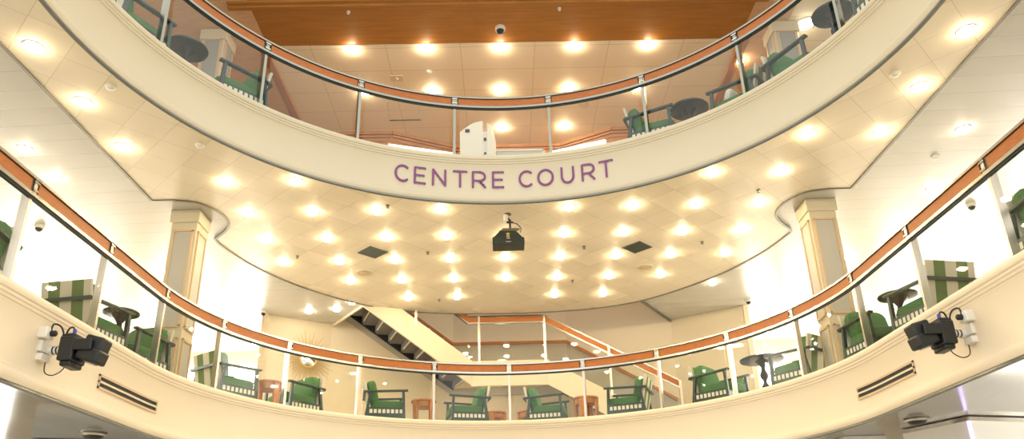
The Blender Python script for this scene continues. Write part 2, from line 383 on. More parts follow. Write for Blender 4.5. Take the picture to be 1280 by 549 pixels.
struct(MB().box((6.4, 9.4, ZU+.045), (3.18, 7.3, .08)), 'ceiling_outer_right', CEIL_UP)
for n_, (x, y0, y1) in enumerate(((-3.90, 10.36, 13.05), (4.15, 10.36, 13.05))):
    b = MB(); s = -1 if x < 0 else 1
    b.box((x, (y0+y1)/2, ZU-.02), (.05, y1-y0, .10)).box((x+s*.06, (y0+y1)/2, ZU-.01), (.07, y1-y0, .05)).box((x+s*.12, (y0+y1)/2, ZU), (.05, y1-y0, .03))
    struct(b, 'trim_%d' % (8+n_), WALLWOOD)
struct(wall_run(uw, 7.0, ZU+.1), 'wall_upper_back', WALLWOOD)
b = MB()
for dy, z0, z1 in ((.05, ZU-.07, ZU), (.035, ZU-.13, ZU-.085), (.02, ZU-.22, ZU-.15)):
    for p, q in zip(uw, uw[1:]):
        d = Vector((q[0]-p[0], q[1]-p[1], 0)).normalized(); n = Vector((d.y, -d.x, 0))*dy
        b.slab([(p[0], p[1], z0), (q[0], q[1], z0), (q[0], q[1], z1), (p[0], p[1], z1)], n)
struct(b, 'trim_10', WALLWOOD)
struct(MB().box((-7.3, 9, 8.5), (.1, 8.2, 3.0)), 'wall_upper_left', WALL)
struct(MB().box((8.0, 9, 8.5), (.1, 8.2, 3.0)), 'wall_upper_right', WALL)

# ------------------------------------------------------------------ columns
def column(name, label, x0, x1, y0, y1, z0, z1, panels, inm):
    root = thing(name, label, 'column', ((x0+x1)/2, (y0+y1)/2, z0))
    cx, cy = (x0+x1)/2, (y0+y1)/2; w, d = x1-x0, y1-y0
    MB().box((0, 0, (z1-z0)/2), (w, d, z1-z0)).build('shaft', CREAM, root, .006)
    MB().box((0, 0, z1-z0-.10), (w+.06, d+.06, .20)).build('capital', CREAM, root, .01)
    for pz0, pz1 in panels:
        for ax, sg, ww, hh in ((1, -1, w, d), (0, 1 if cx < 0 else -1, d, w)):
            fw = ww*.72; zc = (pz0+pz1)/2 - z0; h = pz1-pz0; off = hh/2
            fr = MB(); pn = MB()
            def B(m, u, z, su, sz, t, o):
                if ax == 1: m.box((u, sg*(off+o), z), (su, t, sz))
                else: m.box((sg*(off+o), u, z), (t, su, sz))
            for sgn in (-1, 1):
                B(fr, sgn*fw/2, zc, .03, h, .03, .01); B(fr, 0, zc+sgn*h/2, fw+.03, .03, .03, .01)
            f = fr.build('panel_frame', BEIGEFR, root); B(pn, 0, zc, fw-.03, h-.03, .012, .004); pn.build('inset_panel', inm, f)
    return root
BLUEIN = mat('upper_column_inset', (.36, .37, .36), .4)
column('panelled_column', 'cream panelled column behind the lower railing at left', -4.79, -4.42, 9.90, 10.28, 3.85, 6.632, [(4.85, 6.30), (3.98, 4.68)], PANELIN)
column('panelled_column', 'cream panelled column behind the lower railing at right', 4.54, 4.94, 9.94, 10.32, 3.85, 6.632, [(4.85, 6.30), (3.98, 4.68)], PANELIN)
column('panelled_column', 'cream column with grey inset panel behind the upper railing at left', -4.79, -4.42, 9.90, 10.28, 7.0, ZU, [(7.9, 9.72), (7.15, 7.8)], BLUEIN)
column('panelled_column', 'cream column with grey inset panel behind the upper railing at right', 4.54, 4.94, 9.94, 10.32, 7.0, ZU, [(7.9, 9.72), (7.15, 7.8)], BLUEIN)

# ------------------------------------------------------------------ lettering
def arc2(cx, cy, rx, ry, a0, a1, n=16): return [(cx+rx*math.cos(math.radians(a0+(a1-a0)*i/n)), cy+ry*math.sin(math.radians(a0+(a1-a0)*i/n))) for i in range(n+1)]
GL = {
 'C': [arc2(.5, .5, .5, .5, 50, 310, 22)],
 'E': [[(1, 1), (0, 1), (0, 0), (1, 0)], [(0, .5), (.88, .5)]],
 'N': [[(0, 0), (0, 1), (1, 0), (1, 1)]],
 'T': [[(0, 1), (1, 1)], [(.5, 1), (.5, 0)]],
 'R': [[(0, 0), (0, 1), (.55, 1)] + arc2(.58, .71, .42, .29, 90, -90, 10) + [(0, .42)], [(.5, .42), (1, 0)]],
 'O': [arc2(.5, .5, .5, .5, 0, 360, 32)],
 'U': [[(0, 1), (0, .42)] + arc2(.5, .42, .5, .42, 180, 360, 14) + [(1, 1)]],
}
word = [('C', -21.4, -18.6), ('E', -17.6, -15.6), ('N', -14.0, -11.6), ('T', -9.9, -7.4), ('R', -6.1, -3.7), ('E', -2.1, -.1),
        ('C', 3.2, 6.0), ('O', 6.9, 9.8), ('U', 11.6, 13.9), ('R', 15.7, 18.0), ('T', 19.2, 21.7)]
sign = thing('wall_lettering', 'purple lettering reading CENTRE COURT on the curved cream upper balcony front', 'lettering', (.0455, 9.341, 6.603))
Minv = Matrix.Translation((-.0455, -9.341, -6.603))
for ch, a0, a1 in word:
    b = MB(); H = .236; Z0 = 6.611; W = math.radians(a1-a0)*UPP.R; hw = .0145
    def mp(u, v, dep):
        th = math.radians(a0) + u/UPP.R; r = UPP.R - dep
        return Minv @ Vector((UPP.cx+r*math.sin(th), UPP.cy+r*math.cos(th), Z0+v))
    for st in GL[ch]:
        P = [Vector((x*W, y*H)) for x, y in st]
        Q = []
        for p, q in zip(P, P[1:]):
            n = max(1, int((q-p).length/.05)); Q += [p+(q-p)*i/n for i in range(n)]
        Q.append(P[-1])
        for p, q in zip(Q, Q[1:]):
            d = (q-p).normalized(); n = Vector((-d.y, d.x))*hw
            c = [p-n, p+n, q+n, q-n]
            b.add([mp(*v, .016) for v in c]+[mp(*v, -.002) for v in c], [(0,1,2,3), (7,6,5,4), (0,4,5,1), (2,6,7,3)])
        for p in Q:
            ring = [p+Vector((math.cos(2*PI*i/12), math.sin(2*PI*i/12)))*hw for i in range(12)]
            b.add([mp(*v, .0162) for v in ring]+[mp(*v, -.002) for v in ring], [tuple(range(12))]+[(i, (i+1) % 12, (i+1) % 12+12, i+12) for i in range(12)])
    b.build('letter', PURPLE, sign)

# ------------------------------------------------------------------ ceiling lamps
proto_l = {}
def lamp(x, y, z, label, group, r=.078, m=None):
    m = m or LAMP; key = (r, m.name)
    if key not in proto_l:
        o = thing('ceiling_downlight', label, 'ceiling light', (x, y, z), 0, group)
        MB().lathe([(r*1.0, .0), (r*1.25, -.002), (r*1.25, -.008), (r*1.02, -.012), (r*.98, -.004)], n=20).build('trim_ring', WHITE, o)
        MB().lathe([(r, -.008), (r*.96, -.022), (r*.8, -.040), (r*.5, -.053), (.001, -.058)], n=20).build('lit_lens', m, o)
        proto_l[key] = o
    else:
        o = copy_tree(proto_l[key]); o.location = (x, y, z); tag(o, label, 'ceiling light', group)
    return o
gx, gy, S = .06, 9.955, .946
ORD = ['first', 'second', 'third', 'fourth', 'fifth', 'sixth', 'seventh', 'eighth', 'ninth', 'tenth']
G1 = 'downlights in the middle ceiling under the lettered balcony'
rowsL = [(0, [-4, -3, -2, -1, 1, 2, 3, 4], 'the nearest full row'), (1, list(range(-4, 5)), 'the second row back'), (2, list(range(-4, 5)), 'the third row back'),
         (3, list(range(-3, 4)), 'the fourth row back'), (4, [-2, -1, 1, 2], 'the last row')]
for r, idx, nm in rowsL:
    for j, i in enumerate(idx):
        lamp(gx+i*S, gy+r*S, 6.6, 'round warm downlight, %s from the left in %s of the middle ceiling' % (ORD[j], nm), G1)
for i, w in ((-4, 'outer left'), (-3, 'inner left'), (3, 'inner right'), (4, 'outer right')):
    lamp(gx+i*S, gy-S, 6.6, 'warm downlight close under the lettered fascia, %s of four' % w, G1)
for x, y, l in ((-4.66, 8.06, 'left of the lettered fascia, farthest of three by the trim'), (-4.65, 7.1, 'left of the lettered fascia, middle of three by the trim'),
                (-4.65, 6.15, 'left of the lettered fascia, nearest of three by the trim'), (3.86, 8.06, 'right of the lettered fascia, tucked right under its lower edge'),
                (4.78, 8.06, 'right of the lettered fascia, farthest of three by the trim'), (4.78, 7.1, 'right of the lettered fascia, middle of three by the trim'),
                (4.78, 6.15, 'right of the lettered fascia, nearest of three by the trim')):
    lamp(x, y, 6.6, 'bright downlight ' + l, 'downlights beside the ceiling trims', m=LAMP)
G3 = 'downlights in the side lounge ceilings'
for x, y, l in ((-5.91, 8.12, 'nearest in the left lounge ceiling'), (-5.95, 8.85, 'small one behind the nearest in the left lounge ceiling'), (5.84, 8.07, 'nearest in the right lounge ceiling'),
                (-2.98, 14.0, 'beside the top of the stair opening at left'), (-3.37, 14.41, 'second one beside the stair opening at left'), (-3.95, 14.5, 'nearest the wall corner left of the stairs'),
                (4.0, 13.35, 'right of the curved ceiling trim near the right wall'), (-6.3, 9.75, 'added for brightness behind the left dome camera'), (6.3, 9.7, 'added for brightness behind the right dome camera'),  # lamps from the dome cameras onward are added to brighten the lounges
                (-7.3, 11.4, 'added for brightness deep in the left lounge, seen through the railing glass'), (7.3, 11.4, 'added for brightness deep in the right lounge, seen through the railing glass'),
                (-5.9, 12.2, 'added for brightness behind the left column'), (6.1, 12.2, 'added for brightness behind the right column'), (-5.7, 14.6, 'added for brightness far back left of the bay wall'), (5.9, 14.6, 'added for brightness far back right of the bay wall'),
                (-7.6, 8.3, 'added for brightness, outermost in the left lounge'), (7.6, 8.3, 'added for brightness, outermost in the right lounge')):
    lamp(x, y, 6.632, 'white downlight ' + l, G3, m=LAMPW)
G2 = 'downlights in the upper deck ceiling'
for r, (yy, idx, nm) in enumerate(((10.45, [-2, -1, 0, 1, 2], 'along the wooden ceiling band'), (11.69, [-2, -1, 0, 1, 2], 'in the second row of the upper deck'), (12.97, [0, 1], 'in the back row of the upper deck'))):
    for j, i in enumerate(idx):
        lamp(.05+1.268*i, yy, ZU, 'small starry downlight, %s from the left %s' % (ORD[j], nm), G2, r=.065, m=LAMP2)
lamp(4.30, 10.95, ZU, 'lone downlight in the brown side panel above the upper right chairs', G2, r=.065, m=LAMP2)
lamp(5.12, 10.0, ZU, 'bright downlight right of the upper right column', G2, r=.13, m=LAMPW)

# small ceiling fittings
def fit_round(name, label, cat, x, y, z, prof, m, group=None):
    return tag_at(MB().lathe(prof, n=20).build(name, m), x, y, z, label, cat, group)
def tag_at(o, x, y, z, label, cat, group=None):
    o.location = (x, y, z); return tag(o, label, cat, group)
DET = [(.0, 0), (.055, 0), (.055, -.012), (.042, -.018), (.038, -.035), (.02, -.045), (.001, -.045)]
for x, y, z, l in ((-4.21, 6.83, 6.6, 'between the left lettered fascia and ceiling trim'), (-3.71, 8.05, 6.6, 'just under the left curve of the lettered fascia'), (4.38, 6.85, 6.6, 'under the right curve of the lettered fascia'),
                   (5.84, 8.74, 6.632, 'in the right lounge ceiling behind the railing')):
    fit_round('smoke_detector', 'round white smoke detector ' + l, 'smoke detector', x, y, z, DET, WHITE, 'smoke detectors')
SPR = [(.03, 0), (.03, -.006), (.010, -.010), (.010, -.035), (.024, -.037), (.024, -.041), (.001, -.041)]
for x, y, l in ((-3.43, 11.6, 'left of the left diamond vent'), (-1.24, 11.55, 'right of the left diamond vent'), (-1.25, 13.9, 'near the disc edge, left of centre'), (-1.65, 9.80, 'near the fascia, left of centre'),
                (1.37, 11.45, 'left of the right diamond vent'), (3.32, 11.35, 'right of the right diamond vent'), (1.30, 13.0, 'near the disc edge, right of centre'), (3.7, 9.55, 'near the fascia at right')):
    fit_round('sprinkler_head', 'tiny metal sprinkler head in the middle ceiling ' + l, 'sprinkler', x, y, 6.6, SPR, TRIM, 'sprinkler heads')
for x, y, l in ((-2.36, 9.4*K, 'left'), (1.0, 9.4*K, 'right')):
    fit_round('sprinkler_head', 'tiny pale sprinkler head in the wooden ceiling band, %s one' % l, 'sprinkler', x, y, ZU+.01, SPR, WHITE, 'sprinkler heads')
for x, y, l in ((-2.45, 12.41, 'left'), (2.55, 12.43, 'right')):
    o = thing('ceiling_speaker', 'round cream speaker grille in the middle ceiling behind the %s diamond vent' % l, 'speaker', (x, y, 6.6))
    MB().lathe([(.15, 0), (.15, -.010), (.12, -.016), (.10, -.008), (.001, -.008)], n=28).build('rim', CREAM, o)
    MB().lathe([(.085, -.008), (.085, -.02), (.05, -.024), (.001, -.024)], n=24).build('grille', BEIGEFR, o)
for x, y, l in ((-2.15, 11.50, 'left'), (2.27, 11.52, 'right')):
    o = thing('ceiling_vent', 'dark diamond shaped air vent in the middle ceiling, %s one' % l, 'vent', (x, y, 6.6), PI/4)
    b = MB()
    for s in (-1, 1): b.box((s*.17, 0, -.006), (.02, .36, .012)).box((0, s*.17, -.006), (.36, .02, .012))
    b.build('frame', VENTM, o); b = MB()
    for i in range(11): b.bar((-.15+.03*i, -.16, -.007), (-.15+.03*i, .16, -.007), .022, .003, (0.5, 0, 1))
    b.box((0, 0, .0), (.33, .33, .004)); b.build('louvres', VENTM, o)
def dome(x, y, z, label, s=1.):
    o = thing('dome_camera', label, 'security camera', (x, y, z))
    MB().lathe([(.07*s, 0), (.075*s, -.02*s), (.07*s, -.055*s), (.05*s, -.06*s)], n=24).build('housing', WHITE, o)
    MB().lathe([(.055*s, -.056*s), (.052*s, -.075*s), (.038*s, -.10*s), (.018*s, -.113*s), (.001, -.116*s)], n=24).build('lens_dome', BLACK, o)
dome(-4.86, 14.45, 6.632, 'small dark dome camera at the ceiling corner left of the stairs', .9)
dome(5.0, 14.4, 6.632, 'small dark dome camera at the ceiling corner right of the stairs', .9)
dome(-6.97, 10.29, 6.632, 'dome camera seen through the glass in the left lounge ceiling', .95)
dome(7.16, 10.2, 6.632, 'dome camera seen through the glass in the right lounge ceiling', .95)
dome(.05, 9.83*K, ZU+.01, 'white dome camera hanging from the wooden band above the upper railing', 1.15)
# upper ceiling small fittings
o = thing('access_hatch', 'small square fitting in the upper ceiling left of centre', 'ceiling fitting', (-1.83, 11.28, ZU)); MB().box((0, 0, -.006), (.24, .16, .012)).build('plate', CREAM, o); MB().lathe([(.03, -.012), (.02, -.04), (.001, -.045)], n=12).build('sensor', BEIGEFR, o)
fit_round('ceiling_sensor', 'round pale sensor in the upper ceiling right of the square fitting', 'sensor', -1.23, 11.1, ZU, DET, WHITE)
fit_round('ceiling_speaker', 'round flush speaker disc in the upper ceiling right of centre', 'speaker', 1.63, 12.2, ZU, [(.11, 0), (.11, -.008), (.09, -.012), (.001, -.012)], CREAM)

# hanging rail on the upper deck
o = thing('hanging_rail', 'thin dark rod hanging on two wires below the upper ceiling', 'hanging rail', (-1.76, 12.0, 9.5))
MB().tube([(-.29, 0, 0), (.29, 0, 0)], .012).build('rod', BLACK, o)
for s in (-1, 1): MB().tube([(s*.29, 0, 0), (s*.29-.06, .02, ZU-9.5)], .004, 6).build('wire', TRIM, o)

# ------------------------------------------------------------------ fascia slots
def slot(path, ta, tb, zc, label):
    x, y, nx, ny = path.at((ta+tb)/2); root = thing('slot_vent', label, 'vent', (x, y, zc)); inv = (-x, -y, -zc)
    def sw(t0, t1, prof, name, m):
        b = MB().sweep(path.seg(t0, t1, .15), prof); b.v = [(v[0]-x, v[1]-y, v[2]-zc) for v in b.v]; return b.build(name, m, root)
    for dz in (-.062, 0., .062):
        hw = .012 if dz else .010
        sw(ta, tb, [(-.014, zc+dz-hw), (.004, zc+dz-hw), (.004, zc+dz+hw), (-.014, zc+dz+hw)], 'frame', CREAM_LO if dz == 0 else BEIGEFR)
    for t in (ta, tb-.02): sw(t, t+.02, [(-.014, zc-.07), (.004, zc-.07), (.004, zc+.07), (-.014, zc+.07)], 'end_cap', BEIGEFR)
    for dz in (-.031, .031): sw(ta+.02, tb-.02, [(-.005, zc+dz-.020), (.002, zc+dz-.020), (.002, zc+dz+.020), (-.005, zc+dz+.020)], 'slot', BLACK)
slot(LOW, LOW.par(-4.07, 7.40), LOW.par(-4.05, 8.70), 3.475, 'long double slot air vent in the left lower fascia')
slot(LOW, LOW.par(4.23, 8.88), LOW.par(4.26, 7.60), 3.475, 'long double slot air vent in the right lower fascia')

# ------------------------------------------------------------------ stage lights on the lower fascia
def stage_light(x, y, z, s, label):
    root = thing('stage_light', label, 'stage light', (x, y, z)); X = lambda v: v*s*.74
    MB().box((X(.02), -.02, .02), (.04, .20, .10)).box((X(.03), -.05, -.08), (.06, .13, .06)).build('wall_plate', WHITE, root, .006)
    jb = MB().box((X(.045), -.10, .13), (.09, .12, .10)).build('junction_box', WHITE, root, .01)
    MB().lathe([(.028, 0), (.028, .05), (.016, .06)], n=12, M=Matrix.Translation((X(.09), -.09, .13)) @ Matrix.Rotation(s*PI/2, 4, 'Y')).build('plug', BLACK, jb)
    MB().tube([(X(.03), 0, .0), (X(.24), 0, 0)], .034, 14).build('mounting_tube', WHITE, root)
    for k_ in range(3): MB().tube([(X(.10+.045*k_), 0, 0), (X(.115+.045*k_), 0, 0)], .038, 14).build('tube_band', BLACK, root)
    MB().box((X(.245), 0, .0), (.03, .10, .12)).bar((X(.22), -.05, .05), (X(.24), -.07, .13), .02, .02).bar((X(.22), .03, -.04), (X(.23), .05, -.11), .02, .02).build('clamp', BLACK, root)
    base = MB().box((X(.33), 0, -.01), (.13, .24, .22)).box((X(.33), 0, .115), (.10, .18, .04)).box((X(.34), 0, -.14), (.10, .2, .05)).build('base', BLACK, root, .014)
    MB().lathe([(.016, 0), (.016, .045)], n=10, M=Matrix.Translation((X(.35), -.05, .13))).build('blue_connector', mat('blue_plastic', (.05, .08, .5), .4), base)
    yk = MB().box((X(.44), 0, .02), (.14, .10, .11)).box((X(.52), .11, .02), (.16, .035, .10)).box((X(.52), -.11, .02), (.16, .035, .10)).box((X(.455), 0, .02), (.05, .25, .10)).build('yoke', BLACK, root, .01)
    M = Matrix.Translation((X(.60), 0, .01)) @ Matrix.Rotation(s*math.radians(16), 4, 'Y')
    MB().box((0, 0, .035), (.17, .17, .13), M).box((0, 0, -.07), (.20, .19, .12), M).build('head', BLACK, root, .02)
    MB().lathe([(.07, -.131), (.07, -.14), (.001, -.142)], n=20, M=M).build('lens', mat('lens_glass', (.05, .06, .08), .1), root)
    MB().tube([(X(.10), -.09, .13), (X(.12), -.10, .21), (X(.18), -.05, .20), (X(.22), 0, .08)], .008).build('cable', BLACK, root)
    MB().tube([(X(.2), .0, .12), (X(.25), -.02, .19), (X(.31), -.04, .2), (X(.35), -.05, .17)], .008).build('cable', BLACK, root)
    MB().tube([(X(.03), 0, -.08), (X(.07), -.03, -.2), (X(.16), -.02, -.23), (X(.25), 0, -.18), (X(.29), 0, -.1)], .005).build('cable', BLACK, root)
stage_light(-4.067, 6.46, 3.52, 1, 'black moving head stage light clamped to the left lower fascia')
stage_light(4.267, 6.60, 3.53, -1, 'black moving head stage light clamped to the right lower fascia')

# ------------------------------------------------------------------ hanging stage lamp in the centre
root = thing('hanging_projector', 'black trapezoid stage projector with gold crest hanging from the middle ceiling', 'projector', (.10, 10.17, 6.6))
MB().lathe([(.05, 0), (.055, -.012), (.03, -.02), (.028, -.02)], n=20).build('ceiling_plate', TRIM, root)
MB().tube([(-.03, 0, -.015), (-.03, 0, -.12)], .034, 14).build('mounting_tube', WHITE, root)
MB().bar((-.02, 0, -.06), (.04, 0, -.12), .03, .03).box((.03, 0, -.14), (.10, .03, .02)).tube([(.03, 0, -.12), (.03, 0, -.26)], .016).build('clamp', BLACK, root)
MB().box((0.02, 0, -.27), (.22, .05, .05)).bar((-.08, 0, -.27), (-.13, 0, -.29), .03, .025).bar((.12, 0, -.27), (.17, 0, -.25), .03, .025).box((.02, 0, -.32), (.15, .09, .03)).build('bracket', TRIM, root)
poly = [(-.235, -.55), (.235, -.55), (.235, -.45), (.205, -.44), (.14, -.365), (.10, -.335), (-.10, -.335), (-.13, -.34), (-.20, -.42), (-.235, -.445)]
body = MB().slab([(x, -.13, z) for x, z in poly], (0, .26, 0)).build('housing', mat('projector_body', (.022, .035, .03), .45), root, .008)
star = [(math.sin(i*PI/5)*(.034 if i % 2 == 0 else .016), math.cos(i*PI/5)*(.034 if i % 2 == 0 else .016)) for i in range(10)]
MB().slab([(x-.005, -.145, z-.395) for x, z in star], (0, .012, 0)).box((-.005, -.139, -.43), (.05, .012, .012)).build('gold_crest', GOLD, body)
b = MB()
for i, (x, w) in enumerate(((-.02, .012), (-.002, .012), (.016, .01))): b.bar((x-w/2, -.137, -.445), (x+w/2, -.137, -.47), .006, .006)
for i in range(6): b.box((-.035+.013*i, -.137, -.515), (.007, .012, .010))
b.build('white_marks', WHITE, body)
MB().tube([(.07, 0, -.15), (.13, -.03, -.18), (.19, -.04, -.26), (.18, -.04, -.33)], .007).build('cable', BLACK, root)

# ------------------------------------------------------------------ stairs
ZL = 5.52
st = thing('staircase', 'grey carpeted staircase with cream stringer rising left from a half landing behind the lower railing', 'staircase', (.1, 15.6, 3.85))
OFF = Vector((-.1, -15.6, -3.85))
def sb(b, name, m, parent=st):
    b.v = [tuple(Vector(v)+OFF) for v in b.v]; return b.build(name, m, parent)
A = Vector((-.66, 15.0)); B = Vector((.90, 15.0)); dL = Vector((-.936, -.352)).normalized(); dR = Vector((.936, -.352)).normalized()
nL = Vector((-.352, .936)).normalized(); nR = Vector((.352, .936)).normalized(); Wd = 1.34; SL = .64
A2, B2 = A+nL*Wd, B+nR*Wd
sb(MB().prism([tuple(A), tuple(B), tuple(B2), tuple(A2)], ZL-.16, ZL), 'landing', WALL)
sb(MB().slab([(A.x-.02, A.y-.05, ZL-.42), (B.x+.02, B.y-.05, ZL-.42), (B.x+.02, B.y-.05, ZL+.10), (A.x-.02, A.y-.05, ZL+.10)], (0, .05, 0)), 'landing_fascia', STRING)
def flight(P, d, n, up, N, run):
    rise = (SL*run)*up
    for i in range(N):
        p = P + d*(run*i); z = ZL + (rise*(i+1) if up > 0 else rise*i - abs(rise))
        if up < 0: z = ZL + rise*(i+1)
        q = p + d*run
        s_ = MB().prism([tuple(p+n*.03), tuple(q+n*.03), tuple(q+n*(Wd-.03)), tuple(p+n*(Wd-.03))], 3.85 if (up < 0 and i == N-1) else z-.19, z)
        e = p if up > 0 else q
        s_.slab([(e+n*.03).to_3d()+Vector((0, 0, z-.19-(abs(rise)-.03))), (e+n*(Wd-.03)).to_3d()+Vector((0, 0, z-.19-(abs(rise)-.03))), (e+n*(Wd-.03)).to_3d()+Vector((0, 0, z-.02)), (e+n*.03).to_3d()+Vector((0, 0, z-.02))], (d*.03*up).to_3d())
        s2 = sb(s_, 'step', TREAD)
        for k_, o_ in enumerate((-.012, .030)):
            a = (e+n*.04).to_3d()+Vector((0, 0, z-.19-(abs(rise)-.03)-.012)) + (d*o_*up).to_3d(); b_ = (e+n*(Wd*.80)).to_3d()+Vector((0, 0, z-.19-(abs(rise)-.03)-.012)) + (d*o_*up).to_3d()
            sb(MB().bar(a, b_, .022, .03), 'nosing', CREAM, s2)
    L_ = run*N
    lo = -.39
    E = P + d*L_
    v3 = lambda q_, z_: (q_.x, q_.y, z_)
    fr = MB().slab([v3(P-n*.05, ZL+lo-.03), v3(E-n*.05, ZL+lo+SL*L_*up), v3(E-n*.05, ZL+.13+SL*L_*up), v3(P-n*.05, ZL+.10)], (n*.06).to_3d())
    sb(fr, 'stringer', STRING)
    Pn, En = P+n*(Wd-.02), E+n*(Wd-.02)
    sb(MB().slab([v3(Pn, ZL-.20), v3(En, ZL-.20+SL*L_*up), v3(En, ZL+.05+SL*L_*up), v3(Pn, ZL+.05)], (n*.03).to_3d()), 'wall_stringer', BLACK)
flight(A, dL, nL, 1, 8, .291)
flight(B, dR, nR, -1, 7, .330)
# guard rail
g = bpy.data.objects.new('stair_railing', None); COL.objects.link(g); g.parent = st; g.location = (0, -.6, ZL-3.85)
OFG = Vector((-.1, -15, -ZL))
def gb(b, name, m, parent=g):
    b.v = [tuple(Vector(v)+OFG) for v in b.v]; return b.build(name, m, parent)
H1 = 1.06
LE = 2.6
P0 = Vector((*(A+dL*2.3), ZL+H1+SL*2.3)); P1 = Vector((A.x-.08, A.y, ZL+H1)); P2 = Vector((B.x-.05, B.y, ZL+H1)); P3 = Vector((*(B+dR*LE), ZL+H1-SL*LE))
OUT = Vector((0, -.02, 0))
for p, q in ((P0, P1), (P1, P2), (P2, P3)):
    gb(MB().bar(p+OUT, q+OUT, .07, .03), 'top_rail', CHROME)
    dn = Vector((0, 0, -.075)); gb(MB().bar(p+dn+OUT, q+dn+OUT, .036, .10), 'wood_panel', WOOD)
    dn = Vector((0, 0, -.145)); gb(MB().bar(p+dn+OUT, q+dn+OUT, .06, .03), 'lower_rail', CHROME)
    a, c = p+OUT+Vector((0, 0, -.16)), q+OUT+Vector((0, 0, -.16)); h = Vector((0, 0, -.80))
    gb(MB().slab([a, c, c+h, a+h], (0, .01, 0)), 'glass_pane', GLASS)
for p in (Vector((-.51, 15, ZL+H1)), Vector((.85, 15, ZL+H1)), P2+(P3-P2)*.5, P3, P0+(P1-P0)*.5):
    gb(MB().bar(p+OUT+Vector((0, -.03, .0)), p+OUT+Vector((0, -.03, -1.02)), .045, .04, (0, 1, 0)), 'post', CHROME2)
# dado and wall handrail of the stair bay
dz = .88
wl = [(-3.62, 15.46, ZL+SL*2.62), (-1.15, 16.39, ZL), (1.42, 16.39, ZL), (3.62, 15.62, ZL-SL*2.4)]
b1 = MB(); b2 = MB()
for p, q in zip(wl, wl[1:]):
    b1.slab([(p[0], p[1], p[2]-.3), (q[0], q[1], q[2]-.3), (q[0], q[1], q[2]+dz), (p[0], p[1], p[2]+dz)], (0, -.02, 0))
    b2.bar((p[0], p[1]-.04, p[2]+dz), (q[0], q[1]-.04, q[2]+dz), .06, .06)
struct(b1, 'trim_11', DADO); struct(b2, 'trim_12', WOOD)
lamp(-.03, 15.6, ZL-.162, 'downlight under the stair landing behind the wooden tables', 'downlights under the stairs', r=.07, m=LAMPW)
o = thing('glowing_oval', 'small bright glowing oval on the grey dado of the stair landing', 'wall light', (-.05, 16.36, 5.98))  # plain emissive oval on a cream plate
MB().pillow((0, -.01, 0), (.20, .05, .06), .8).build('lit_lens', mat('oval_glow', (1, 1, .9), .5, emis=(1, .95, .75), estr=4), o)
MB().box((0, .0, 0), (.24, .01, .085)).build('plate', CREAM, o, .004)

# ------------------------------------------------------------------ sunburst mirror
wd = Vector((1.21, .83, 0)).normalized(); wn = Vector((.83, -1.21, 0)).normalized(); zz = Vector((0, 0, 1))
M = Matrix((wd, zz, wn)).transposed().to_4x4(); c = Vector((-4.09, 15.18, 5.80)) + wn*.03
o = thing('sunburst_mirror', 'round mirror in a golden sunburst frame on the wall left of the stairs', 'mirror', c)
MB().lathe([(.001, .03), (.16, .03), (.17, .025)], n=32, M=M).build('mirror_glass', MIRROR, o)
MB().lathe([(.158, .0), (.158, .036), (.175, .045), (.192, .036), (.195, .0)], n=32, M=M).build('mirror_rim', GOLD, o)
b = MB()
for i in range(72):
    a = 2*PI*i/72; L_ = (.60, .42, .52, .36)[i % 4]*random.uniform(.93, 1.05); u = Vector((math.cos(a), math.sin(a), 0))
    b.bar(M @ (u*.18+Vector((0, 0, .012))), M @ (u*L_+Vector((0, 0, .012))), .016, .012, tuple(wn), .004, .006)
b.build('sunburst_rays', RAY, o)

# ------------------------------------------------------------------ armchairs
def make_chair(back=None):
    r = thing('armchair', 'x', 'armchair')
    for s in (-1, 1):
        y = s*.325
        MB().bar((.29, y, 0), (.265, y, .585), .045, .05, (1, 0, 0), .04, .04).build('leg', FRAME, r)
        MB().bar((-.36, y, 0), (-.27, y, .575), .045, .05, (1, 0, 0), .04, .04).build('leg', FRAME, r)
        MB().bar((-.37, y, .575), (.34, y, .605), .065, .03).build('armrest', FRAME, r, .006)
        ap = MB().bar((-.32, y, .175), (.28, y, .175), .025, .09).bar((-.32, y, .300), (.28, y, .300), .025, .03)
        for i in range(9): ap.box((-.29+.07*i, y, .250), (.022, .025, .08))
        a = ap.build('side_rail', FRAME, r)
        wb = MB()
        for i in range(8): wb.box((-.255+.07*i, y, .252), (.048, .018, .066))
        wb.build('webbing', INLAY, a)['kind'] = 'stuff'
    MB().box((.275, 0, .20), (.03, .63, .14)).build('front_rail', FRAME, r)
    MB().box((-.005, 0, .275), (.56, .62, .03)).build('seat_deck', FRAME, r)
    MB().pillow((0.015, 0, .365), (.60, .60, .17), .35).build('seat_cushion', GREEN, r)
    Mb = Matrix.Translation((-.27, 0, .36)) @ Matrix.Rotation(math.radians(-12), 4, 'Y')
    MB().pillow((.085, 0, .215), (.16, .56, .42), .45, Mb).build('back_cushion', back or GREEN, r)
    MB().box((-.015, 0, .16), (.035, .60, .56), Mb).build('back_panel', STRIPE, r, .01)
    MB().bar((-.375, -.33, .575), (-.375, .33, .575), .035, .035).build('back_rail', FRAME, r)
    return r
chairs = {}
def chair(front, rear, away, z, label, group, kind='std'):
    """front and rear end of the armrest nearest the camera; away=+1 if the chair lies to the left of the rear->front direction"""
    f, q = Vector(front), Vector(rear); d = (f-q).normalized(); mid = (f+q)/2; n = Vector((-d.y, d.x))*away
    c = mid + n*.325
    if kind not in chairs:
        o = chairs[kind] = make_chair(BLUEREFL if kind == 'blue' else None)
    else: o = copy_tree(chairs[kind])
    o.location = (c.x, c.y, z); o.rotation_euler = (0, 0, math.atan2(d.y, d.x)); tag(o, label, 'armchair', group); return o
FM, FU = 3.85, 7.0
GM, GU = 'green armchairs on the lower balcony', 'green armchairs on the upper balcony'
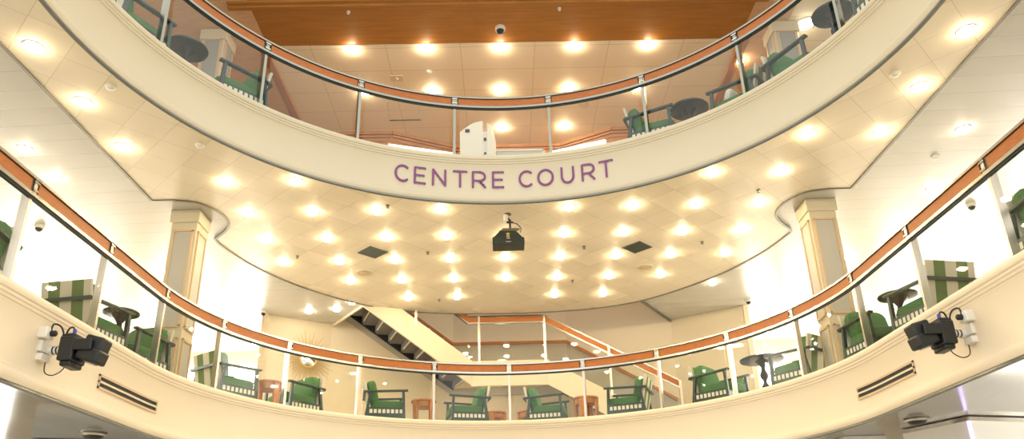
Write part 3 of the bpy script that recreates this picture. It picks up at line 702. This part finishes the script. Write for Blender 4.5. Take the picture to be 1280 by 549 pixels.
chair((-4.33, 5.55), (-4.36, 6.2), -1, FM, 'green armchair cut off by the left frame edge behind the lower railing', GM)
chair((-4.27, 8.22), (-4.37, 7.60), 1, FM, 'striped back green armchair at far left above the left stage light', GM)
chair((-4.44, 8.72), (-4.28, 9.33), -1, FM, 'green armchair in front of the left column', GM)
chair((-3.62, 10.86), (-3.97, 10.36), 1, FM, 'green armchair with painted pale blue reflection on its back, right of the left column', GM, 'blue')
chair((-3.36, 11.52), (-2.95, 12.05), -1, FM, 'green armchair below the sunburst mirror', GM)
chair((-1.64, 12.40), (-2.26, 12.27), 1, FM, 'green armchair with its back to the left beneath the stair flight', GM)
chair((-.95, 12.80), (-.30, 12.95), -1, FM, 'green armchair facing left, just left of the centre tables', GM)
chair((1.00, 12.93), (.40, 13.06), 1, FM, 'green armchair facing right, just right of the centre tables', GM)
chair((1.69, 12.60), (2.31, 12.36), -1, FM, 'green armchair facing left near the foot of the stair railing', GM)
chair((3.47, 11.40), (3.02, 11.86), 1, FM, 'green armchair facing right between stair foot and dark pedestal table', GM)
chair((3.50, 12.85), (4.1, 12.65), -1, FM, 'green armchair half hidden behind the dark pedestal table at right', GM)
chair((3.86, 10.75), (4.25, 10.18), -1, FM, 'green armchair just left of the right column', GM)
chair((4.50, 8.72), (4.40, 9.35), 1, FM, 'green armchair in front of the right column', GM)
chair((4.45, 8.16), (4.55, 7.58), -1, FM, 'striped back green armchair at far right above the right stage light', GM)
chair((4.47, 5.35), (4.49, 5.95), 1, FM, 'green armchair cut off by the right frame edge behind the lower railing', GM)
chair((-3.76, 7.06), (-4.05, 6.48), 1, FU, 'green armchair at the upper left frame edge', GU)
chair((-3.44, 7.70), (-3.00, 8.16), -1, FU, 'green armchair in front of the left column on the upper balcony', GU)
chair((2.42, 8.86), (1.84, 9.14), 1, FU, 'green armchair left of the round dark table on the upper balcony', GU)
chair((2.88, 8.60), (3.33, 8.22), -1, FU, 'striped back armchair with white cushion right of the round dark table', GU)
chair((3.76, 7.46), (3.46, 7.98), 1, FU, 'green armchair below the right column on the upper balcony', GU)
chair((3.99, 6.62), (4.12, 6.1), -1, FU, 'green armchair at the upper right frame edge', GU)
o = MB().pillow((0, 0, 0), (.12, .30, .26), .6, Matrix.Rotation(-.3, 4, 'Y')).build('throw_cushion', WHITEC); o.location = (3.22, 8.72, FU+.57); o.rotation_euler = (0, 0, 2.4)
tag(o, 'white throw cushion on the striped armchair of the upper balcony', 'cushion')

# ------------------------------------------------------------------ tables
def pedestal(x, y, z, r, label):
    o = thing('pedestal_table', label, 'table', (x, y, z), 0, 'dark round pedestal tables')
    MB().lathe([(.001, .685), (r-.03, .685), (r, .695), (r+.008, .71), (r, .725), (.001, .73)], n=40).build('tabletop', BLACKTOP, o)
    MB().lathe([(.03, .03), (.05, .05), (.06, .10), (.035, .15), (.028, .20), (.055, .26), (.06, .30), (.03, .34), (.028, .38), (.06, .43), (.065, .48), (.035, .54), (.03, .58), (.06, .63), (.10, .67), (.11, .684)], n=20).build('pedestal', BLACK, o)
    MB().lathe([(.001, 0), (.22, 0), (.22, .015), (.16, .03), (.05, .045), (.001, .05)], n=28).build('base', BLACK, o)
pedestal(-4.53, 8.47, FM, .20, 'dark round pedestal table between two chairs behind the lower left railing')
pedestal(4.00, 11.32, FM, .33, 'dark round pedestal table left of the right column by the lower railing')
pedestal(4.74, 8.46, FM, .22, 'dark round pedestal table behind the lower right railing above the slot vent')
pedestal(-3.86, 7.62, FU, .25, 'dark round pedestal table at left on the upper balcony')
pedestal(2.74, 9.14, FU, .27, 'dark round pedestal table between two chairs at right on the upper balcony')
pedestal(4.03, 7.18, FU, .24, 'dark round pedestal table near the upper right frame edge')
tp = None
def side_table(x, y, label, rz=0.):
    global tp
    if tp is None:
        o = tp = thing('side_table', label, 'table', (x, y, FM), rz, 'round wooden side tables')
        MB().lathe([(.001, .485), (.20, .485), (.215, .49), (.22, .505), (.215, .52), (.001, .525)], n=36).build('tabletop', TABLEWOOD, o)
        MB().lathe([(.165, .40), (.185, .40), (.19, .484), (.165, .484)], n=36).build('apron', TABLEWOOD, o)
        for i in range(4):
            a = PI/4+i*PI/2; u = Vector((math.cos(a), math.sin(a), 0))
            MB().bar(u*.185, u*.19+Vector((0, 0, .484)), .075, .035, (u.x, u.y, 0), .10, .04).build('leg', TABLEWOOD, o)
        MB().lathe([(.001, .12), (.15, .12), (.15, .14), (.001, .14)], n=28).build('shelf', TABLEWOOD, o)
    else:
        o = copy_tree(tp); o.location = (x, y, FM); o.rotation_euler = (0, 0, rz); tag(o, label, 'table', 'round wooden side tables')
side_table(-3.60, 11.28, 'round wooden side table left of the sunburst mirror', .2)
side_table(-1.40, 12.85, 'round wooden side table between the two chairs under the stair flight', .1)
side_table(-.20, 14.0, 'round wooden side table left of the centre post of the lower railing', .5)
side_table(.44, 14.0, 'round wooden side table right of the centre post of the lower railing', .9)
side_table(1.40, 12.90, 'round wooden side table between the two chairs right of centre', .3)

# ------------------------------------------------------------------ upper deck display and counter
o = thing('display_board', 'white upright double display board with curved tops behind the upper railing', 'display board', (-.40, 10.5, FU))
def curved(x0, z0, x1, z1, bulge, n=10): return [(x0+(x1-x0)*i/n, z0+(z1-z0)*i/n+bulge*math.sin(PI*i/n)) for i in range(n+1)]
T1 = [(-.24, 0)] + curved(-.24, 1.26, .13, 1.47, .05) + [(.13, 0)]
MB().slab([(x, 0, z) for x, z in T1], (0, .03, 0)).build('board', mat('display_white', (.93, .90, .80), .4), o)
T2 = [(.20, 0)] + curved(.20, 1.42, .29, 1.12, .06) + [(.29, 0)]
MB().slab([(x, -.02, z) for x, z in T2], (.05, .10, 0)).build('board', MATS['display_white'], o)
MB().box((.165, .02, .9), (.07, .02, .75)).build('spine', WHITE, o)
MB().box((-.12, -.012, 1.28), (.07, .02, .05), Matrix.Rotation(.0, 4, 'Y')).box((.165, -.0, 1.12), (.04, .02, .05)).box((.165, -.0, .86), (.03, .02, .03)).box((.13, -.01, .80), (.02, .02, .03)).build('dark_print', BLACK, o)
o = thing('service_counter', 'low white lit counter behind the upper railing above the lettering', 'counter', (.04, 10.6, FU))
cp = [(-2.2, 10.20), (-1.78, 10.36), (-.757, 10.68), (.855, 10.68), (1.70, 10.35), (2.1, 10.18)]
OFC = Vector((-.04, -10.6, -FU))
def cb_(b, nm, m):
    b.v = [tuple(Vector(v)+OFC) for v in b.v]; return b.build(nm, m, o)
inn = [(x, y+.35) for x, y in cp[1:5]]
cb_(MB().prism(cp[1:5]+inn[::-1], FU, FU+.92), 'counter_body', WHITE)
b = MB()
for p, q in ((cp[1], cp[2]), (cp[3], cp[4])): b.bar((p[0], p[1], FU+.945), (q[0], q[1], FU+.945), .06, .05)
cb_(b, 'lit_edge', GLOWTOP)
b = MB().box((.30, 10.65, FU+.99), (.86, .03, .03)).box((-.12, 10.65, FU+.93), (.03, .03, .15)).box((.72, 10.65, FU+.93), (.03, .03, .15)); cb_(b, 'screen_frame', WHITE)
cb_(MB().box((.30, 10.66, FU+.93), (.82, .015, .11)), 'screen_panel', mat('pale_screen', (.62, .64, .56), .3))

# ------------------------------------------------------------------ lower deck bits seen at the bottom corners
def lowcol(x, y, w, label):
    o = thing('white_column', label, 'column', (x, y, 0))
    MB().box((0, 0, 1.62), (w, w, 3.24)).build('shaft', WHITE, o, .01); MB().box((0, 0, 3.27), (w+.12, w+.12, .12)).build('capital', WHITE, o, .01)
lowcol(5.25, 11.4, .5, 'white square column top below the lower right fascia')
lowcol(-5.6, 12.2, .5, 'white square column below the lower left fascia')
o = thing('white_kiosk', 'white boxed bulkhead with chrome and violet edge at the bottom right corner', 'bulkhead', (6.35, 10.6, 2.6))
poly = [(-.77, .05), (-.38, -.92), (.9, -.6), (.6, .6)]
MB().prism(poly, 0, .72).build('body', WHITE, o)
b = MB()
for p, q in ((poly[0], poly[1]), (poly[1], poly[2])): b.bar((p[0]-.01, p[1]-.01, .69), (q[0]-.01, q[1]-.01, .69), .04, .05)
b.build('chrome_edge', CHROME, o)
MB().bar((poly[1][0]-.02, poly[1][1]-.02, .05), (poly[1][0]-.02, poly[1][1]-.02, .66), .03, .03).build('violet_strip', VIOLET, o)
o = thing('grey_bulkhead', 'grey boxed ceiling bulkhead at the bottom left corner', 'bulkhead', (-5.6, 10.6, 2.95))
MB().prism([(-.45, -.9), (.9, -.5), (.9, .8), (-.45, .8)], 0, .37).build('body', mat('bulkhead_grey', (.42, .42, .38), .3), o); MB().bar((-.45, -.9, .03), (.9, -.5, .03), .04, .05).build('chrome_edge', CHROME, o)
for x, y, l in ((-5.13, 9.46, 'left'), (5.38, 9.83, 'right')):
    o = thing('oval_fixture', 'dark oval ceiling fixture at the bottom %s corner' % l, 'ceiling fitting', (x, y, 3.33))
    MB().lathe([(.15, 0), (.16, -.015), (.13, -.035), (.001, -.04)], n=28).build('rim', CHROME, o); MB().lathe([(.12, -.036), (.08, -.07), (.001, -.08)], n=24).build('dark_lens', BLACK, o)

# ------------------------------------------------------------------ light, camera, render look
w = bpy.data.worlds.new('World'); bpy.context.scene.world = w; w.use_nodes = True
w.node_tree.nodes['Background'].inputs[0].default_value = (1., .955, .86, 1); w.node_tree.nodes['Background'].inputs[1].default_value = 1.12
cam = bpy.data.cameras.new('camera'); co = bpy.data.objects.new('camera', cam); COL.objects.link(co)
f_, pit, roll, yaw, pp = CAMP = (938.0775, .3867, -.0264, .0141, 59.09)
cp_, sp_ = math.cos(pit), math.sin(pit); cy_, sy_ = math.cos(yaw), math.sin(yaw)
F = Vector((sy_*cp_, cy_*cp_, sp_)); rt = Vector((cy_, -sy_, 0)); up = rt.cross(F)
R_ = rt*math.cos(roll)+up*math.sin(roll); U_ = -rt*math.sin(roll)+up*math.cos(roll)
co.matrix_world = Matrix(((R_.x, U_.x, -F.x, 0), (R_.y, U_.y, -F.y, 0), (R_.z, U_.z, -F.z, 1.6), (0, 0, 0, 1)))
cam.sensor_width = 36; cam.lens = f_/1280*36; cam.shift_y = pp/1280; cam.clip_end = 100; cam.clip_start = .05
sc = bpy.context.scene; sc.camera = co
sc.view_settings.view_transform = 'Standard'; sc.view_settings.look = 'None'; sc.view_settings.gamma = 1; sc.view_settings.use_curve_mapping = False
sc.view_settings.exposure = 0.45
sc.cycles.use_denoising = True
sc.cycles.max_bounces = 8; sc.cycles.transparent_max_bounces = 16; sc.cycles.sample_clamp_indirect = 6
